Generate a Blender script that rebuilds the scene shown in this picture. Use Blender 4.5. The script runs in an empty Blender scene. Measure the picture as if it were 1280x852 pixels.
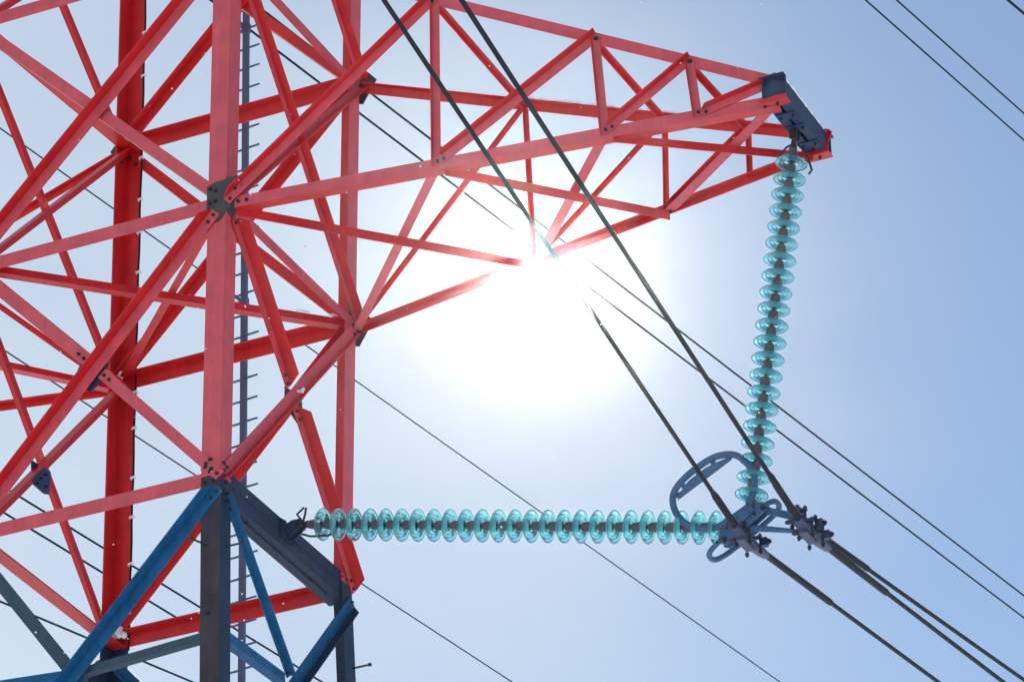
import bpy, bmesh, math, random
from mathutils import Vector, Matrix
R = random.Random(7)
sc = bpy.context.scene
COL = sc.collection
rad = math.radians
V = Vector
H = 18.6                                   # height of the waist of the tower above the snow

# ------------------------------------------------------------------ camera
cam_d = bpy.data.cameras.new('camera'); cam = bpy.data.objects.new('camera', cam_d); COL.objects.link(cam)
cam_d.sensor_width = 36.0; cam_d.lens = 5561.8 / 1280 * 36.0
cam_d.clip_start = 0.1; cam_d.clip_end = 5000
_r = V((0.9040356, 0.42717589, -0.01550479)); _u = V((0.22371408, -0.44191699, 0.86871249)); _f = V((-0.36424119, 0.78881566, 0.49507395))
m3 = Matrix((_r, _u, -_f)).transposed().to_4x4()
CAM = V((15.57646, -28.01329, -17.0066 + H))
m3.translation = CAM; cam.matrix_world = m3
sc.camera = cam

# ------------------------------------------------------------------ sky and sun
SUN = V((-0.35573812, 0.78474132, 0.50757409)).normalized()
SUN_EL = math.asin(SUN.z); SUN_AZ = math.atan2(SUN.x, SUN.y)
world = bpy.data.worlds.new('World'); sc.world = world; world.use_nodes = True
nt = world.node_tree; nt.nodes.clear()
def N(t, **k):
    n = nt.nodes.new(t)
    for a, b in k.items(): setattr(n, a, b)
    return n
sky = N('ShaderNodeTexSky', sky_type='NISHITA'); sky.sun_disc = False
sky.sun_elevation = SUN_EL; sky.sun_rotation = SUN_AZ
sky.altitude = 200; sky.air_density = 1.0; sky.dust_density = 0.015; sky.ozone_density = 0.5
bg = N('ShaderNodeBackground'); bg.inputs[1].default_value = 0.124
nt.links.new(sky.outputs[0], bg.inputs[0])
# the bright aureole that thin winter cloud spreads round the sun (part of the sky itself)
geo = N('ShaderNodeTexCoord')
dot = N('ShaderNodeVectorMath', operation='DOT_PRODUCT'); dot.inputs[1].default_value = SUN
nrm = N('ShaderNodeVectorMath', operation='NORMALIZE')
nt.links.new(geo.outputs['Generated'], nrm.inputs[0]); nt.links.new(nrm.outputs[0], dot.inputs[0])
def math_(op, a, b=None):
    n = N('ShaderNodeMath', operation=op)
    for i, v in enumerate((a, b)):
        if v is None: continue
        if isinstance(v, (int, float)): n.inputs[i].default_value = v
        else: nt.links.new(v, n.inputs[i])
    return n.outputs[0]
ang = math_('ARCCOSINE', math_('MINIMUM', dot.outputs['Value'], 1.0))
def lobe(amp, width, power=1.0):
    q = math_('POWER', math_('DIVIDE', ang, width), power)
    return math_('MULTIPLY', math_('EXPONENT', math_('MULTIPLY', q, -1.0)), amp)
# a milky veil of high cloud: densest round the sun, thinning to the right and upwards
core = math_('ADD', lobe(1.0, rad(0.40), 1.6), lobe(0.05, rad(1.0), 1.0))
round_sun = lobe(0.50, rad(3.7), 2.0)
dl = N('ShaderNodeVectorMath', operation='DOT_PRODUCT'); dl.inputs[1].default_value = _r * -2.5 - _u * 0.70
nt.links.new(nrm.outputs[0], dl.inputs[0])
g_sun = SUN.dot(_r * -2.5 - _u * 0.70)
noi = N('ShaderNodeTexNoise'); noi.inputs['Scale'].default_value = 14.0; noi.inputs['Detail'].default_value = 5.0; noi.inputs['Roughness'].default_value = 0.5
mp = N('ShaderNodeMapping'); mp.inputs['Scale'].default_value = (1.0, 1.0, 2.4); mp.inputs['Rotation'].default_value = (0.3, 0.2, 0)
nt.links.new(nrm.outputs[0], mp.inputs[0]); nt.links.new(mp.outputs[0], noi.inputs['Vector'])
streak = math_('MULTIPLY', math_('SUBTRACT', noi.outputs['Fac'], 0.5), 0.22)
wide = math_('ADD', math_('ADD', math_('SUBTRACT', dl.outputs['Value'], g_sun), 0.19), streak)
wide = math_('MINIMUM', math_('MAXIMUM', wide, 0.0), 0.55)
cover = math_('MINIMUM', math_('ADD', wide, round_sun), 0.97)
bg2 = N('ShaderNodeBackground'); bg2.inputs[0].default_value = (0.88, 0.95, 0.97, 1)
bg3 = N('ShaderNodeBackground'); bg3.inputs[0].default_value = (1.0, 0.985, 0.96, 1); nt.links.new(core, bg3.inputs[1])
mixs = N('ShaderNodeMixShader'); ad = N('ShaderNodeAddShader'); out = N('ShaderNodeOutputWorld')
nt.links.new(cover, mixs.inputs[0]); nt.links.new(bg.outputs[0], mixs.inputs[1]); nt.links.new(bg2.outputs[0], mixs.inputs[2])
nt.links.new(mixs.outputs[0], ad.inputs[0]); nt.links.new(bg3.outputs[0], ad.inputs[1])
nt.links.new(ad.outputs[0], out.inputs[0])

sl = bpy.data.lights.new('sun', 'SUN'); sl.energy = 4.5; sl.angle = rad(0.53); sl.color = (1.0, 0.96, 0.90)
so = bpy.data.objects.new('sun', sl); COL.objects.link(so)
so.rotation_euler = SUN.to_track_quat('Z', 'Y').to_euler(); so.location = (0, 0, 60)

sc.view_settings.view_transform = 'Standard'; sc.view_settings.look = 'None'
sc.view_settings.exposure = 0.0; sc.view_settings.gamma = 1.0; sc.view_settings.use_curve_mapping = False
cy = sc.cycles
cy.use_denoising = True; cy.denoising_input_passes = 'RGB_ALBEDO_NORMAL'; cy.max_bounces = 14; cy.transmission_bounces = 12; cy.glossy_bounces = 6; cy.diffuse_bounces = 5
cy.transparent_max_bounces = 24; cy.volume_bounces = 0; cy.caustics_reflective = False; cy.caustics_refractive = True
cy.use_adaptive_sampling = False
cy.sample_clamp_indirect = 6.0

# ------------------------------------------------------------------ materials
def mat_paint(name, base, rough=0.45, metallic=0.0, var=0.12, scale=6.0, rust=0.0, spec=0.5, streak=0.0, rustcol=(0.12, 0.045, 0.02)):
    m = bpy.data.materials.new(name); m.use_nodes = True
    t = m.node_tree; b = t.nodes['Principled BSDF']
    def n(ty, **k):
        q = t.nodes.new(ty)
        for a, c in k.items(): setattr(q, a, c)
        return q
    L = t.links.new
    tc = n('ShaderNodeTexCoord')
    no = n('ShaderNodeTexNoise'); no.inputs['Scale'].default_value = scale; no.inputs['Detail'].default_value = 6; no.inputs['Roughness'].default_value = 0.62
    L(tc.outputs['Object'], no.inputs['Vector'])
    mp = n('ShaderNodeMapping'); mp.inputs['Scale'].default_value = (22, 22, 1.6)
    L(tc.outputs['Object'], mp.inputs[0])
    n2 = n('ShaderNodeTexNoise'); n2.inputs['Scale'].default_value = 1.0; n2.inputs['Detail'].default_value = 3
    L(mp.outputs[0], n2.inputs['Vector'])
    rp = n('ShaderNodeMapRange'); rp.inputs['From Min'].default_value = 0.3; rp.inputs['From Max'].default_value = 0.7
    rp.inputs['To Min'].default_value = 1 - var; rp.inputs['To Max'].default_value = 1 + var
    L(no.outputs['Fac'], rp.inputs['Value'])
    rs = n('ShaderNodeMapRange'); rs.inputs['From Min'].default_value = 0.35; rs.inputs['From Max'].default_value = 0.75
    rs.inputs['To Min'].default_value = 1.0; rs.inputs['To Max'].default_value = 1 - streak
    L(n2.outputs['Fac'], rs.inputs['Value'])
    mu = n('ShaderNodeMath', operation='MULTIPLY'); L(rp.outputs[0], mu.inputs[0]); L(rs.outputs[0], mu.inputs[1])
    vm = n('ShaderNodeVectorMath', operation='SCALE'); vm.inputs[0].default_value = base; L(mu.outputs[0], vm.inputs['Scale'])
    colout = vm.outputs[0]
    if rust > 0:
        n3 = n('ShaderNodeTexNoise'); n3.inputs['Scale'].default_value = 14; n3.inputs['Detail'].default_value = 8; n3.inputs['Roughness'].default_value = 0.7
        L(tc.outputs['Object'], n3.inputs['Vector'])
        rr = n('ShaderNodeMapRange'); rr.inputs['From Min'].default_value = 0.66 - rust * 0.25; rr.inputs['From Max'].default_value = 0.74
        L(n3.outputs['Fac'], rr.inputs['Value'])
        mx = n('ShaderNodeMix', data_type='RGBA'); L(rr.outputs[0], mx.inputs[0]); L(colout, mx.inputs[6]); mx.inputs[7].default_value = (*rustcol, 1)
        colout = mx.outputs[2]
    L(colout, b.inputs['Base Color'])
    r2 = n('ShaderNodeMapRange'); r2.inputs['To Min'].default_value = rough - 0.1; r2.inputs['To Max'].default_value = rough + 0.12
    L(no.outputs['Fac'], r2.inputs['Value']); L(r2.outputs[0], b.inputs['Roughness'])
    b.inputs['Metallic'].default_value = metallic
    b.inputs['Specular IOR Level'].default_value = spec
    bp = n('ShaderNodeBump'); bp.inputs['Strength'].default_value = 0.12; bp.inputs['Distance'].default_value = 0.004
    n4 = n('ShaderNodeTexNoise'); n4.inputs['Scale'].default_value = 45; L(tc.outputs['Object'], n4.inputs['Vector'])
    L(n4.outputs['Fac'], bp.inputs['Height']); L(bp.outputs[0], b.inputs['Normal'])
    return m
M = {}
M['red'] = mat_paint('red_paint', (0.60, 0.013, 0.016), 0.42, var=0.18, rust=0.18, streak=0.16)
M['pale'] = mat_paint('pale_red_paint', (0.64, 0.082, 0.105), 0.55, var=0.15, rust=0.14, streak=0.15, rustcol=(0.30, 0.03, 0.04))  # paler red, used on the outward faces of the members
M['blue'] = mat_paint('blue_paint', (0.012, 0.115, 0.27), 0.58, var=0.2, rust=0.14, streak=0.28, spec=0.2)
M['navy'] = mat_paint('navy_paint', (0.016, 0.036, 0.082), 0.6, spec=0.3, var=0.35, rust=0.18, streak=0.3)
M['grey'] = mat_paint('galvanized_grey', (0.070, 0.062, 0.066), 0.55, spec=0.3, var=0.25, rust=0.15, streak=0.25)
M['steel'] = mat_paint('bluish_steel', (0.042, 0.125, 0.25), 0.5, var=0.25, spec=0.4, rust=0.12, streak=0.2)
M['bolt'] = mat_paint('dark_bolt_steel', (0.022, 0.021, 0.030), 0.5, var=0.2)
M['cap'] = mat_paint('brown_cap_iron', (0.095, 0.068, 0.082), 0.55, var=0.25, scale=18, rust=0.3)
M['cable'] = mat_paint('dark_aluminium_strand', (0.022, 0.021, 0.029), 0.6, spec=0.15, metallic=0.0, var=0.2)
M['wire'] = mat_paint('distant_wire', (0.008, 0.014, 0.030), 0.65, spec=0.1, var=0.1)
M['clamp'] = mat_paint('clamp_grey_blue', (0.040, 0.056, 0.115), 0.5, var=0.3, metallic=0.1, scale=20, rust=0.1)
M['legbrown'] = mat_paint('dull_brown_grey_steel', (0.046, 0.040, 0.052), 0.6, spec=0.3, var=0.35, rust=0.2, streak=0.35)
M['rubber'] = mat_paint('black_rubber', (0.02, 0.02, 0.022), 0.85, var=0.1, spec=0.1)
M['navyplate'] = mat_paint('deep_blue_primer', (0.010, 0.040, 0.12), 0.5, var=0.3, rust=0.1)
M['tipnavy'] = mat_paint('dull_navy_steel', (0.026, 0.045, 0.105), 0.55, var=0.35, rust=0.15, streak=0.3, spec=0.3)
M['teal'] = mat_paint('teal_grey_steel', (0.038, 0.080, 0.115), 0.6, var=0.25, rust=0.12, streak=0.2, spec=0.3)
M['ladder'] = mat_paint('ladder_blue_grey', (0.060, 0.110, 0.20), 0.5, var=0.2, rust=0.1)
# strand lay on the thick conductors
_t = M['cable'].node_tree; _b = _t.nodes['Principled BSDF']

gm = bpy.data.materials.new('cyan_toughened_glass'); gm.use_nodes = True
g = gm.node_tree.nodes['Principled BSDF']
g.inputs['Base Color'].default_value = (0.42, 0.965, 0.99, 1); g.inputs['Roughness'].default_value = 0.015
g.inputs['Transmission Weight'].default_value = 0.93; g.inputs['IOR'].default_value = 1.40
M['glass'] = gm

sm = bpy.data.materials.new('fresh_snow'); sm.use_nodes = True
s_ = sm.node_tree.nodes['Principled BSDF']; s_.inputs['Base Color'].default_value = (0.86, 0.88, 0.92, 1); s_.inputs['Roughness'].default_value = 0.7
_n = sm.node_tree.nodes.new('ShaderNodeTexNoise'); _n.inputs['Scale'].default_value = 3; _n.inputs['Detail'].default_value = 8
_tc = sm.node_tree.nodes.new('ShaderNodeTexCoord'); sm.node_tree.links.new(_tc.outputs['Object'], _n.inputs['Vector'])
_bp = sm.node_tree.nodes.new('ShaderNodeBump'); _bp.inputs['Strength'].default_value = 0.4; _bp.inputs['Distance'].default_value = 0.05
sm.node_tree.links.new(_n.outputs['Fac'], _bp.inputs['Height']); sm.node_tree.links.new(_bp.outputs[0], s_.inputs['Normal'])
s_.inputs['Subsurface Weight'].default_value = 0.3; s_.inputs['Subsurface Radius'].default_value = (0.02, 0.02, 0.02)
M['snow'] = sm

# ------------------------------------------------------------------ mesh helpers
def W(p): return V((p[0], p[1], p[2] + H))          # tower coordinates (waist at z = 0) to world
class MB:
    def __init__(s): s.v = []; s.f = []; s.m = []; s.sm = []
    def add(s, vs, fs, mi=0, smooth=False):
        o = len(s.v); s.v += [V(v) for v in vs]
        for f in fs:
            s.f.append([i + o for i in f]); s.sm.append(smooth)
            s.m.append(mi)
    def box(s, c, ax, ay, az, mi=0):                # centre and three half-extent vectors
        vs = [c + ax * i + ay * j + az * k for i in (-1, 1) for j in (-1, 1) for k in (-1, 1)]
        s.add(vs, [(0, 1, 3, 2), (4, 6, 7, 5), (0, 4, 5, 1), (2, 3, 7, 6), (0, 2, 6, 4), (1, 5, 7, 3)], mi)
    def prism(s, poly, n, mi=0):                    # planar polygon extruded by vector n
        k = len(poly); a = [V(p) for p in poly]; b = [p + n for p in a]
        s.add(a + b, [tuple(range(k - 1, -1, -1)), tuple(range(k, 2 * k))] + [(i, (i + 1) % k, k + (i + 1) % k, k + i) for i in range(k)], mi)
    def tube(s, pts, r, seg=8, mi=0, closed=False, flat=1.0, up=None):
        pts = [V(p) for p in pts]; n = len(pts); rr = r if isinstance(r, (list, tuple)) else [r] * n
        vs = []; prev = None
        for i, p in enumerate(pts):
            if closed: d = pts[(i + 1) % n] - pts[i - 1]
            else: d = pts[min(i + 1, n - 1)] - pts[max(i - 1, 0)]
            d.normalize()
            a = (up if up is not None else (prev if prev is not None else (V((0, 0, 1)) if abs(d.z) < 0.9 else V((1, 0, 0)))))
            a = a - d * a.dot(d); a.normalize(); b = d.cross(a); prev = a
            for k in range(seg):
                t = 2 * math.pi * k / seg
                vs.append(p + a * (math.cos(t) * rr[i] * flat) + b * (math.sin(t) * rr[i]))
        fs = []
        for i in range(n if closed else n - 1):
            j = (i + 1) % n
            for k in range(seg):
                fs.append((i * seg + k, i * seg + (k + 1) % seg, j * seg + (k + 1) % seg, j * seg + k))
        s.add(vs, fs, mi, True)
        if not closed:
            s.add(vs[:seg], [tuple(range(seg - 1, -1, -1))], mi); s.add(vs[-seg:], [tuple(range(seg))], mi)
    def lathe(s, prof, seg=32, mi=0, mat=None, closed=True):   # profile of (radius, z) about local z
        vs = []; n = len(prof)
        for k in range(seg):
            t = 2 * math.pi * k / seg
            for (r, z) in prof:
                p = V((r * math.cos(t), r * math.sin(t), z)); vs.append(mat @ p if mat else p)
        fs = []
        for k in range(seg):
            k2 = (k + 1) % seg
            for i in range(n if closed else n - 1):
                j = (i + 1) % n
                fs.append((k * n + i, k2 * n + i, k2 * n + j, k * n + j))
        s.add(vs, fs, mi, True)
    def bolt(s, p, n, r=0.016, h=0.014, mi=2):
        n = n.normalized(); a = n.orthogonal().normalized(); b = n.cross(a)
        for (rr, h0, h1, k) in ((r, -0.002, h, 6), (r * 0.55, h - 0.001, h + 0.012, 6)):
            poly = [p + n * h0 + (a * math.cos(2 * math.pi * i / k) + b * math.sin(2 * math.pi * i / k)) * rr for i in range(k)]
            s.prism(poly, n * (h1 - h0), mi)
    def build(s, name, mats, parent=None, origin=None, bevel=0.0):
        o0 = V(origin) if origin is not None else V((0, 0, 0))
        me = bpy.data.meshes.new(name)
        me.from_pydata([tuple(v - o0) for v in s.v], [], s.f)
        for m in (mats if isinstance(mats, (list, tuple)) else [mats]): me.materials.append(m)
        me.polygons.foreach_set('material_index', s.m); me.polygons.foreach_set('use_smooth', s.sm)
        bm = bmesh.new(); bm.from_mesh(me); bmesh.ops.recalc_face_normals(bm, faces=bm.faces); bm.to_mesh(me); bm.free()
        me.update()
        ob = bpy.data.objects.new(name, me); COL.objects.link(ob)
        if parent is not None: ob.parent = parent
        elif origin is not None: ob.location = o0
        return ob
def empty(name, loc, label, cat, group=None):
    o = bpy.data.objects.new(name, None); COL.objects.link(o); o.location = loc; o.empty_display_size = 0.2
    o['label'] = label; o['category'] = cat
    if group: o['group'] = group
    return o
def tag(o, label=None, cat=None, group=None, kind=None):
    if label: o['label'] = label
    if cat: o['category'] = cat
    if group: o['group'] = group
    if kind: o['kind'] = kind
    return o

# ------------------------------------------------------------------ ground
gb = MB(); n = 60; S = 1500.0
g0 = []
for i in range(n + 1):
    for j in range(n + 1):
        x = S * ((2 * i / n - 1) ** 3); y = S * ((2 * j / n - 1) ** 3)
        d = math.hypot(x, y); g0.append((x, y, min(0.35, d / 60) * (math.sin(x * 0.07 + 1) * math.cos(y * 0.05) - 1.0)))
gb.add(g0, [(i * (n + 1) + j, (i + 1) * (n + 1) + j, (i + 1) * (n + 1) + j + 1, i * (n + 1) + j + 1) for i in range(n) for j in range(n)], 0, True)
tag(gb.build('ground', M['snow']), kind='structure')

# ------------------------------------------------------------------ haze box added to wash the steel near the sun, like lens glare
HZ_D, HZ_G = 0.000034, 0.9915
hm = bpy.data.materials.new('glare_haze'); hm.use_nodes = True
ht = hm.node_tree; ht.nodes.clear()
hv = ht.nodes.new('ShaderNodeVolumePrincipled'); ho = ht.nodes.new('ShaderNodeOutputMaterial')
hv.inputs['Color'].default_value = (0.62, 0.62, 0.63, 1); hv.inputs['Density'].default_value = HZ_D; hv.inputs['Anisotropy'].default_value = HZ_G
ht.links.new(hv.outputs[0], ho.inputs['Volume'])
hb = MB(); hb.box(V((0, 8, 15.9)), V((40, 0, 0)), V((0, 48, 0)), V((0, 0, 18.6)))
haze = tag(hb.build('haze', [hm]), 'thin haze added round the tower for the sun glare', 'haze', kind='stuff')

# ------------------------------------------------------------------ the pylon
s = 2.3582; tp = -0.0087
def leg_at(n, z):                                   # leg centre-lines: straight above the waist, splayed below
    t = tp * z if z > 0 else 0.032 * z
    if z > 0: return V({'N': (-t, t, z), 'R': (-t, s - t, z), 'B': (-2.3551 + t, s - t, z), 'F': (-2.3551 + t - 0.03 * z, t, z)}[n])
    return V({'N': (-t, t, z), 'R': (-t, s - t, z), 'B': (-2.3551 + t, s - t, z), 'F': (-2.3551 + t, t, z)}[n])
Z = [0.0, 2.6, 5.14, 7.72]
ZL = [-2.85, -6.2, -11.0, -18.3]
LX = {'N': 1, 'R': 1, 'B': -1, 'F': -1}; LY = {'N': -1, 'R': 1, 'B': 1, 'F': -1}

pyl = empty('pylon', (-s / 2, s / 2, 0), 'tall red lattice pylon with a blue lower body, its crossarm reaching right past the sun', 'pylon')
PO = V((-s / 2, s / 2, 0))
def part(mb, name, mats, parent=None, origin=None):
    o = mb.build(name, mats, parent or pyl, origin or PO)
    return o
RED = [M['red'], M['pale'], M['bolt'], M['snow']]
BLUE = [M['blue'], M['blue'], M['bolt'], M['snow']]
TEAL = [M['teal'], M['teal'], M['bolt'], M['snow']]
NAVY = [M['navy'], M['legbrown'], M['bolt'], M['snow']]
NAVYBLUE = [M['navy'], M['blue'], M['bolt'], M['snow']]  # snow-lit tone of the outstanding flange put into colour: navy beside blue
GREY = [M['grey'], M['grey'], M['bolt'], M['snow']]

def l_angle(mb, P, Q, n, layer=0.0, w=0.1, t=0.010, fl='in', edge=1, trim=(0.0, 0.0), w2=None, cut=(0, 0), fade=True, off=0.0):
    """steel angle from P to Q: one flange lies in the face whose outward normal is n, the other stands out of it or into it"""
    P = W(P); Q = W(Q); a = (Q - P).normalized(); P = P + a * trim[0]; Q = Q - a * trim[1]
    n = V(n); n = (n - a * n.dot(a)).normalized(); e = n.cross(a).normalized()
    if abs(e.z) > 0.3:
        if e.z < 0: e = -e
    elif e.x < 0: e = -e
    P = P + e * off; Q = Q + e * off
    w2 = w2 or w; h = w / 2; d0, d1 = layer, layer + t
    sg = edge
    if fl == 'out': prof = [(-h, d0), (h, d0), (h, d0 + w2), (h - t, d0 + w2), (h - t, d1), (-h, d1)]
    elif fl == 'in': prof = [(-h, d1), (h, d1), (h, d1 - w2), (h - t, d1 - w2), (h - t, d0), (-h, d0)]
    else: prof = [(-h, d0), (h, d0), (h, d1), (-h, d1)]
    k = len(prof); vs = []
    for q, X in enumerate((P, Q)):
        for (x, d) in prof: 
            sh = 0.0
            if cut[q] and abs(d - (d0 if fl == 'out' else d1)) > t * 1.5: sh = cut[q]
            vs.append(X + e * (x * sg) + n * d + a * (sh if q == 0 else -sh))
    fs = [(i, (i + 1) % k, k + (i + 1) % k, k + i) for i in range(k)]
    if k == 6: fs += [(0, 1, 4, 5), (1, 2, 3, 4), (6, 7, 10, 11), (7, 8, 9, 10)]
    else: fs += [(0, 1, 2, 3), (4, 5, 6, 7)]
    for f in fs:
        c = [vs[i] for i in f]; nn = (c[1] - c[0]).cross(c[2] - c[1])
        alt_f = False
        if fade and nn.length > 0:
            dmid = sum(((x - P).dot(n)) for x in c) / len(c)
            if abs(nn.normalized().dot(n)) > 0.7 and dmid > d1 - 0.002 and dmid < d1 + 0.002: alt_f = True
        mb.add(c, [tuple(range(len(c)))], 1 if alt_f else 0)
    return P, Q, a, e, n
def weld(o):
    bm = bmesh.new(); bm.from_mesh(o.data); bmesh.ops.remove_doubles(bm, verts=bm.verts, dist=0.0002); bmesh.ops.recalc_face_normals(bm, faces=bm.faces); bm.to_mesh(o.data); bm.free()
    return o
def brace(name, P, Q, n, mats=None, bolts=(2, 2), parent=None, layer=0.0, t=0.010, w=0.1, **k):
    mb = MB(); p, q, a, e, nn = l_angle(mb, P, Q, n, layer=layer, t=t, w=w, **k)
    tmp = weld(part(mb, name, mats or RED, parent))
    bb = MB(); sg = k.get('edge', 1)
    top = layer + t
    for cnt, X, d in ((bolts[0], p, a), (bolts[1], q, -a)):
        for i in range(cnt):
            c = X + d * (0.035 + 0.075 * i) + nn * top - e * (0.012 * sg * (1 if k.get('fl') == 'out' else -0.2))
            bb.bolt(c, nn)
    if bb.v:
        o2 = bb.build('bolts', mats or RED, None, None)
        bm = bmesh.new(); bm.from_mesh(tmp.data)
        me2 = o2.data
        for v in me2.vertices: v.co -= PO
        bm.from_mesh(me2); bm.to_mesh(tmp.data); bm.free()
        bpy.data.objects.remove(o2); bpy.data.meshes.remove(me2)
    return tmp

NF = V((0, -1, 0)); NR = V((1, 0, 0)); FB = V((-1, 0, 0)); BR = V((0, 1, 0))

def leg_piece(n, z0, z1, mats, w=0.18, t=0.014, bolts=(), fade=True):
    mb = MB(); A = W(leg_at(n, z0)); Bq = W(leg_at(n, z1))
    ix = V((-LX[n], 0, 0)); iy = V((0, -LY[n], 0)); wx = w - 0.008; wy = w + 0.012
    prof = [(0, 0), (wx, 0), (wx, t), (t, t), (t, wy), (0, wy)]
    vs = [X + ix * a + iy * b for X in (A, Bq) for (a, b) in prof]
    for i in range(6):
        f = (i, (i + 1) % 6, 6 + (i + 1) % 6, 6 + i)
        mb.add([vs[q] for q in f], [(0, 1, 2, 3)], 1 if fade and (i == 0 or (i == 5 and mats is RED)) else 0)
    for f in ((0, 1, 2, 3), (0, 3, 4, 5), (6, 7, 8, 9), (6, 9, 10, 11)): mb.add([vs[q] for q in f], [(0, 1, 2, 3)], 0)
    o = weld(part(mb, 'leg', mats)); return o
for n in 'NRBF':
    cutz = 0.02 if n != 'B' else 0.03
    leg_piece(n, cutz, 8.4, RED)
    leg_piece(n, -18.55, cutz - 0.001, NAVY, fade=True)

# bolt groups on the legs at the waist, splice plates
def face_pt(n, face, u, z, d):                       # point on a leg: u metres in from the corner along the face, d proud of it
    c = W(leg_at(n, z))
    if face == 'y': return c + V((-LX[n] * u, LY[n] * d, 0))
    return c + V((LX[n] * d, -LY[n] * u, 0))
def face_n(n, face): return V((0, LY[n], 0)) if face == 'y' else V((LX[n], 0, 0))
def plate(name, n, face, z, poly, d=0.0, t=0.010, mats=GREY, bolts=(), parent=None, mi=0):
    mb = MB(); nn = face_n(n, face)
    mb.prism([face_pt(n, face, u, z + dz, d) for (u, dz) in poly], nn * t, mi)
    for (u, dz) in bolts: mb.bolt(face_pt(n, face, u, z + dz, d + t), nn, 0.017, 0.014)
    return part(mb, name, mats, parent)
# gussets at the crossarm roots
plate('gusset_plate', 'N', 'y', 2.6, [(0.0, -0.12), (0.06, -0.19), (0.13, -0.20), (0.176, -0.15), (0.178, 0.17), (0.10, 0.20), (0.0, 0.20)], 0.001, 0.011, GREY,
      [(0.145, 0.14), (0.095, 0.11), (0.145, 0.00), (0.095, 0.01)])
plate('gusset_plate', 'N', 'x', 2.6, [(-0.0, -0.10), (0.0, 0.20), (-0.0, 0.20), (0.02, 0.21), (0.19, 0.17), (0.19, 0.02), (0.1, -0.12)], 0.001, 0.011, GREY, [(0.12, 0.1)])
# plates in the arm planes, reaching out beyond the legs
def arm_plate(n, z, poly, mats=GREY, bolts=()):
    mb = MB(); c = W(leg_at(n, z)); nn = V((0, LY[n], 0))
    mb.prism([c + V((LX[n] * u, LY[n] * 0.002, dz)) for (u, dz) in poly], nn * 0.012)
    for (u, dz) in bolts: mb.bolt(c + V((LX[n] * u, LY[n] * 0.014, dz)), nn, 0.017)
    return part(mb, 'gusset_plate', mats)
arm_plate('N', 2.6, [(0.002, -0.10), (0.09, -0.03), (0.16, 0.10), (0.15, 0.20), (0.002, 0.22)], bolts=[(0.10, 0.08)])
for zz in (2.6, 5.14):
    for nL in ('R', 'B'):
        arm_plate(nL, zz, [(-0.15, -0.13), (0.03, -0.20), (0.17, 0.03), (0.11, 0.10), (0.02, 0.20), (-0.15, 0.15)], bolts=[(0.05, 0.05), (0.1, 0.02)])

def nd(n, i): return leg_at(n, Z[i])
OUT2 = 0.0125
# --- face N-F (towards the camera, left)
for i in (0, 1, 2, 3): brace('horizontal_strut', nd('N', i), nd('F', i), NF, layer=-0.026, w=0.125, w2=0.10, fl='in', edge=1, trim=(0.05, 0.05), bolts=(0, 0))
brace('diagonal_brace', nd('F', 0), nd('N', 1), NF, layer=OUT2, w=0.11, fl='out', edge=1, trim=(0.02, 0.13), cut=(0.08, 0.10))
brace('diagonal_brace', nd('F', 1), nd('N', 2), NF, layer=OUT2, w=0.11, fl='out', edge=1, trim=(0.02, 0.05), cut=(0.08, 0.1))
brace('diagonal_brace', nd('F', 2), nd('N', 3), NF, layer=OUT2, w=0.11, fl='out', edge=1, trim=(0.02, 0.05), cut=(0.08, 0.1))
X0 = (nd('F', 0) + nd('N', 1) + nd('N', 0) + nd('F', 1)) / 4
brace('diagonal_brace', nd('N', 0), X0, NF, layer=0.001, w=0.10, fl='in', edge=-1, trim=(-0.01, 0.10), bolts=(3, 2))
brace('diagonal_brace', X0, nd('F', 1), NF, layer=0.001, w=0.10, fl='in', edge=-1, trim=(0.12, 0.02), bolts=(2, 2))
brace('diagonal_brace', nd('N', 1), nd('F', 2), NF, layer=-0.026, w=0.10, fl='in', edge=-1, trim=(0.04, 0.02), bolts=(0, 0))
brace('diagonal_brace', nd('N', 2), nd('F', 3), NF, layer=-0.026, w=0.10, fl='in', edge=-1, trim=(0.04, 0.02), bolts=(0, 0))
def mid_plate(c, nn, ud, poly, mats=GREY, d=-0.012, t=0.011, bolts=()):
    mb = MB(); c = W(c); nn = V(nn); ud = V(ud)
    mb.prism([c + ud * u + V((0, 0, dz)) + nn * d for (u, dz) in poly], nn * t)
    for (u, dz) in bolts: mb.bolt(c + ud * u + V((0, 0, dz)) + nn * (d + t), nn, 0.016)
    return part(mb, 'gusset_plate', mats)
NFP = [(-1.38, -0.001, 1.332), (-1.329, -0.001, 1.419), (-1.154, -0.001, 1.300), (-1.095, -0.001, 1.337), (-1.09, -0.001, 1.197), (-1.255, -0.001, 1.086), (-1.367, -0.001, 1.206)]
# --- face N-R (towards the camera, right)
for i in (1, 2, 3): brace('horizontal_strut', nd('N', i), nd('R', i), NR, layer=0.001 if i == 1 else -0.026, w=0.085, fl='in', edge=1, trim=(0.15, 0.05), bolts=(0, 0))
Y0 = (nd('N', 0) + nd('R', 1) + nd('N', 1) + nd('R', 0)) / 4
brace('diagonal_brace', nd('N', 1), Y0, NR, layer=0.0125, w=0.10, w2=0.115, fl='out', edge=1, trim=(0.17, 0.09), cut=(0.05, 0.08), bolts=(1, 2))
brace('diagonal_brace', Y0, nd('R', 0), NR, layer=0.0125, w=0.10, w2=0.115, fl='out', edge=1, trim=(0.09, -0.02), cut=(0.08, 0.08), bolts=(2, 2))
brace('diagonal_brace', nd('N', 0), nd('R', 1), NR, layer=0.001, w=0.11, w2=0.06, fl='out', edge=-1, trim=(0.03, 0.04), cut=(0.05, 0.05), bolts=(2, 0))
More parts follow.
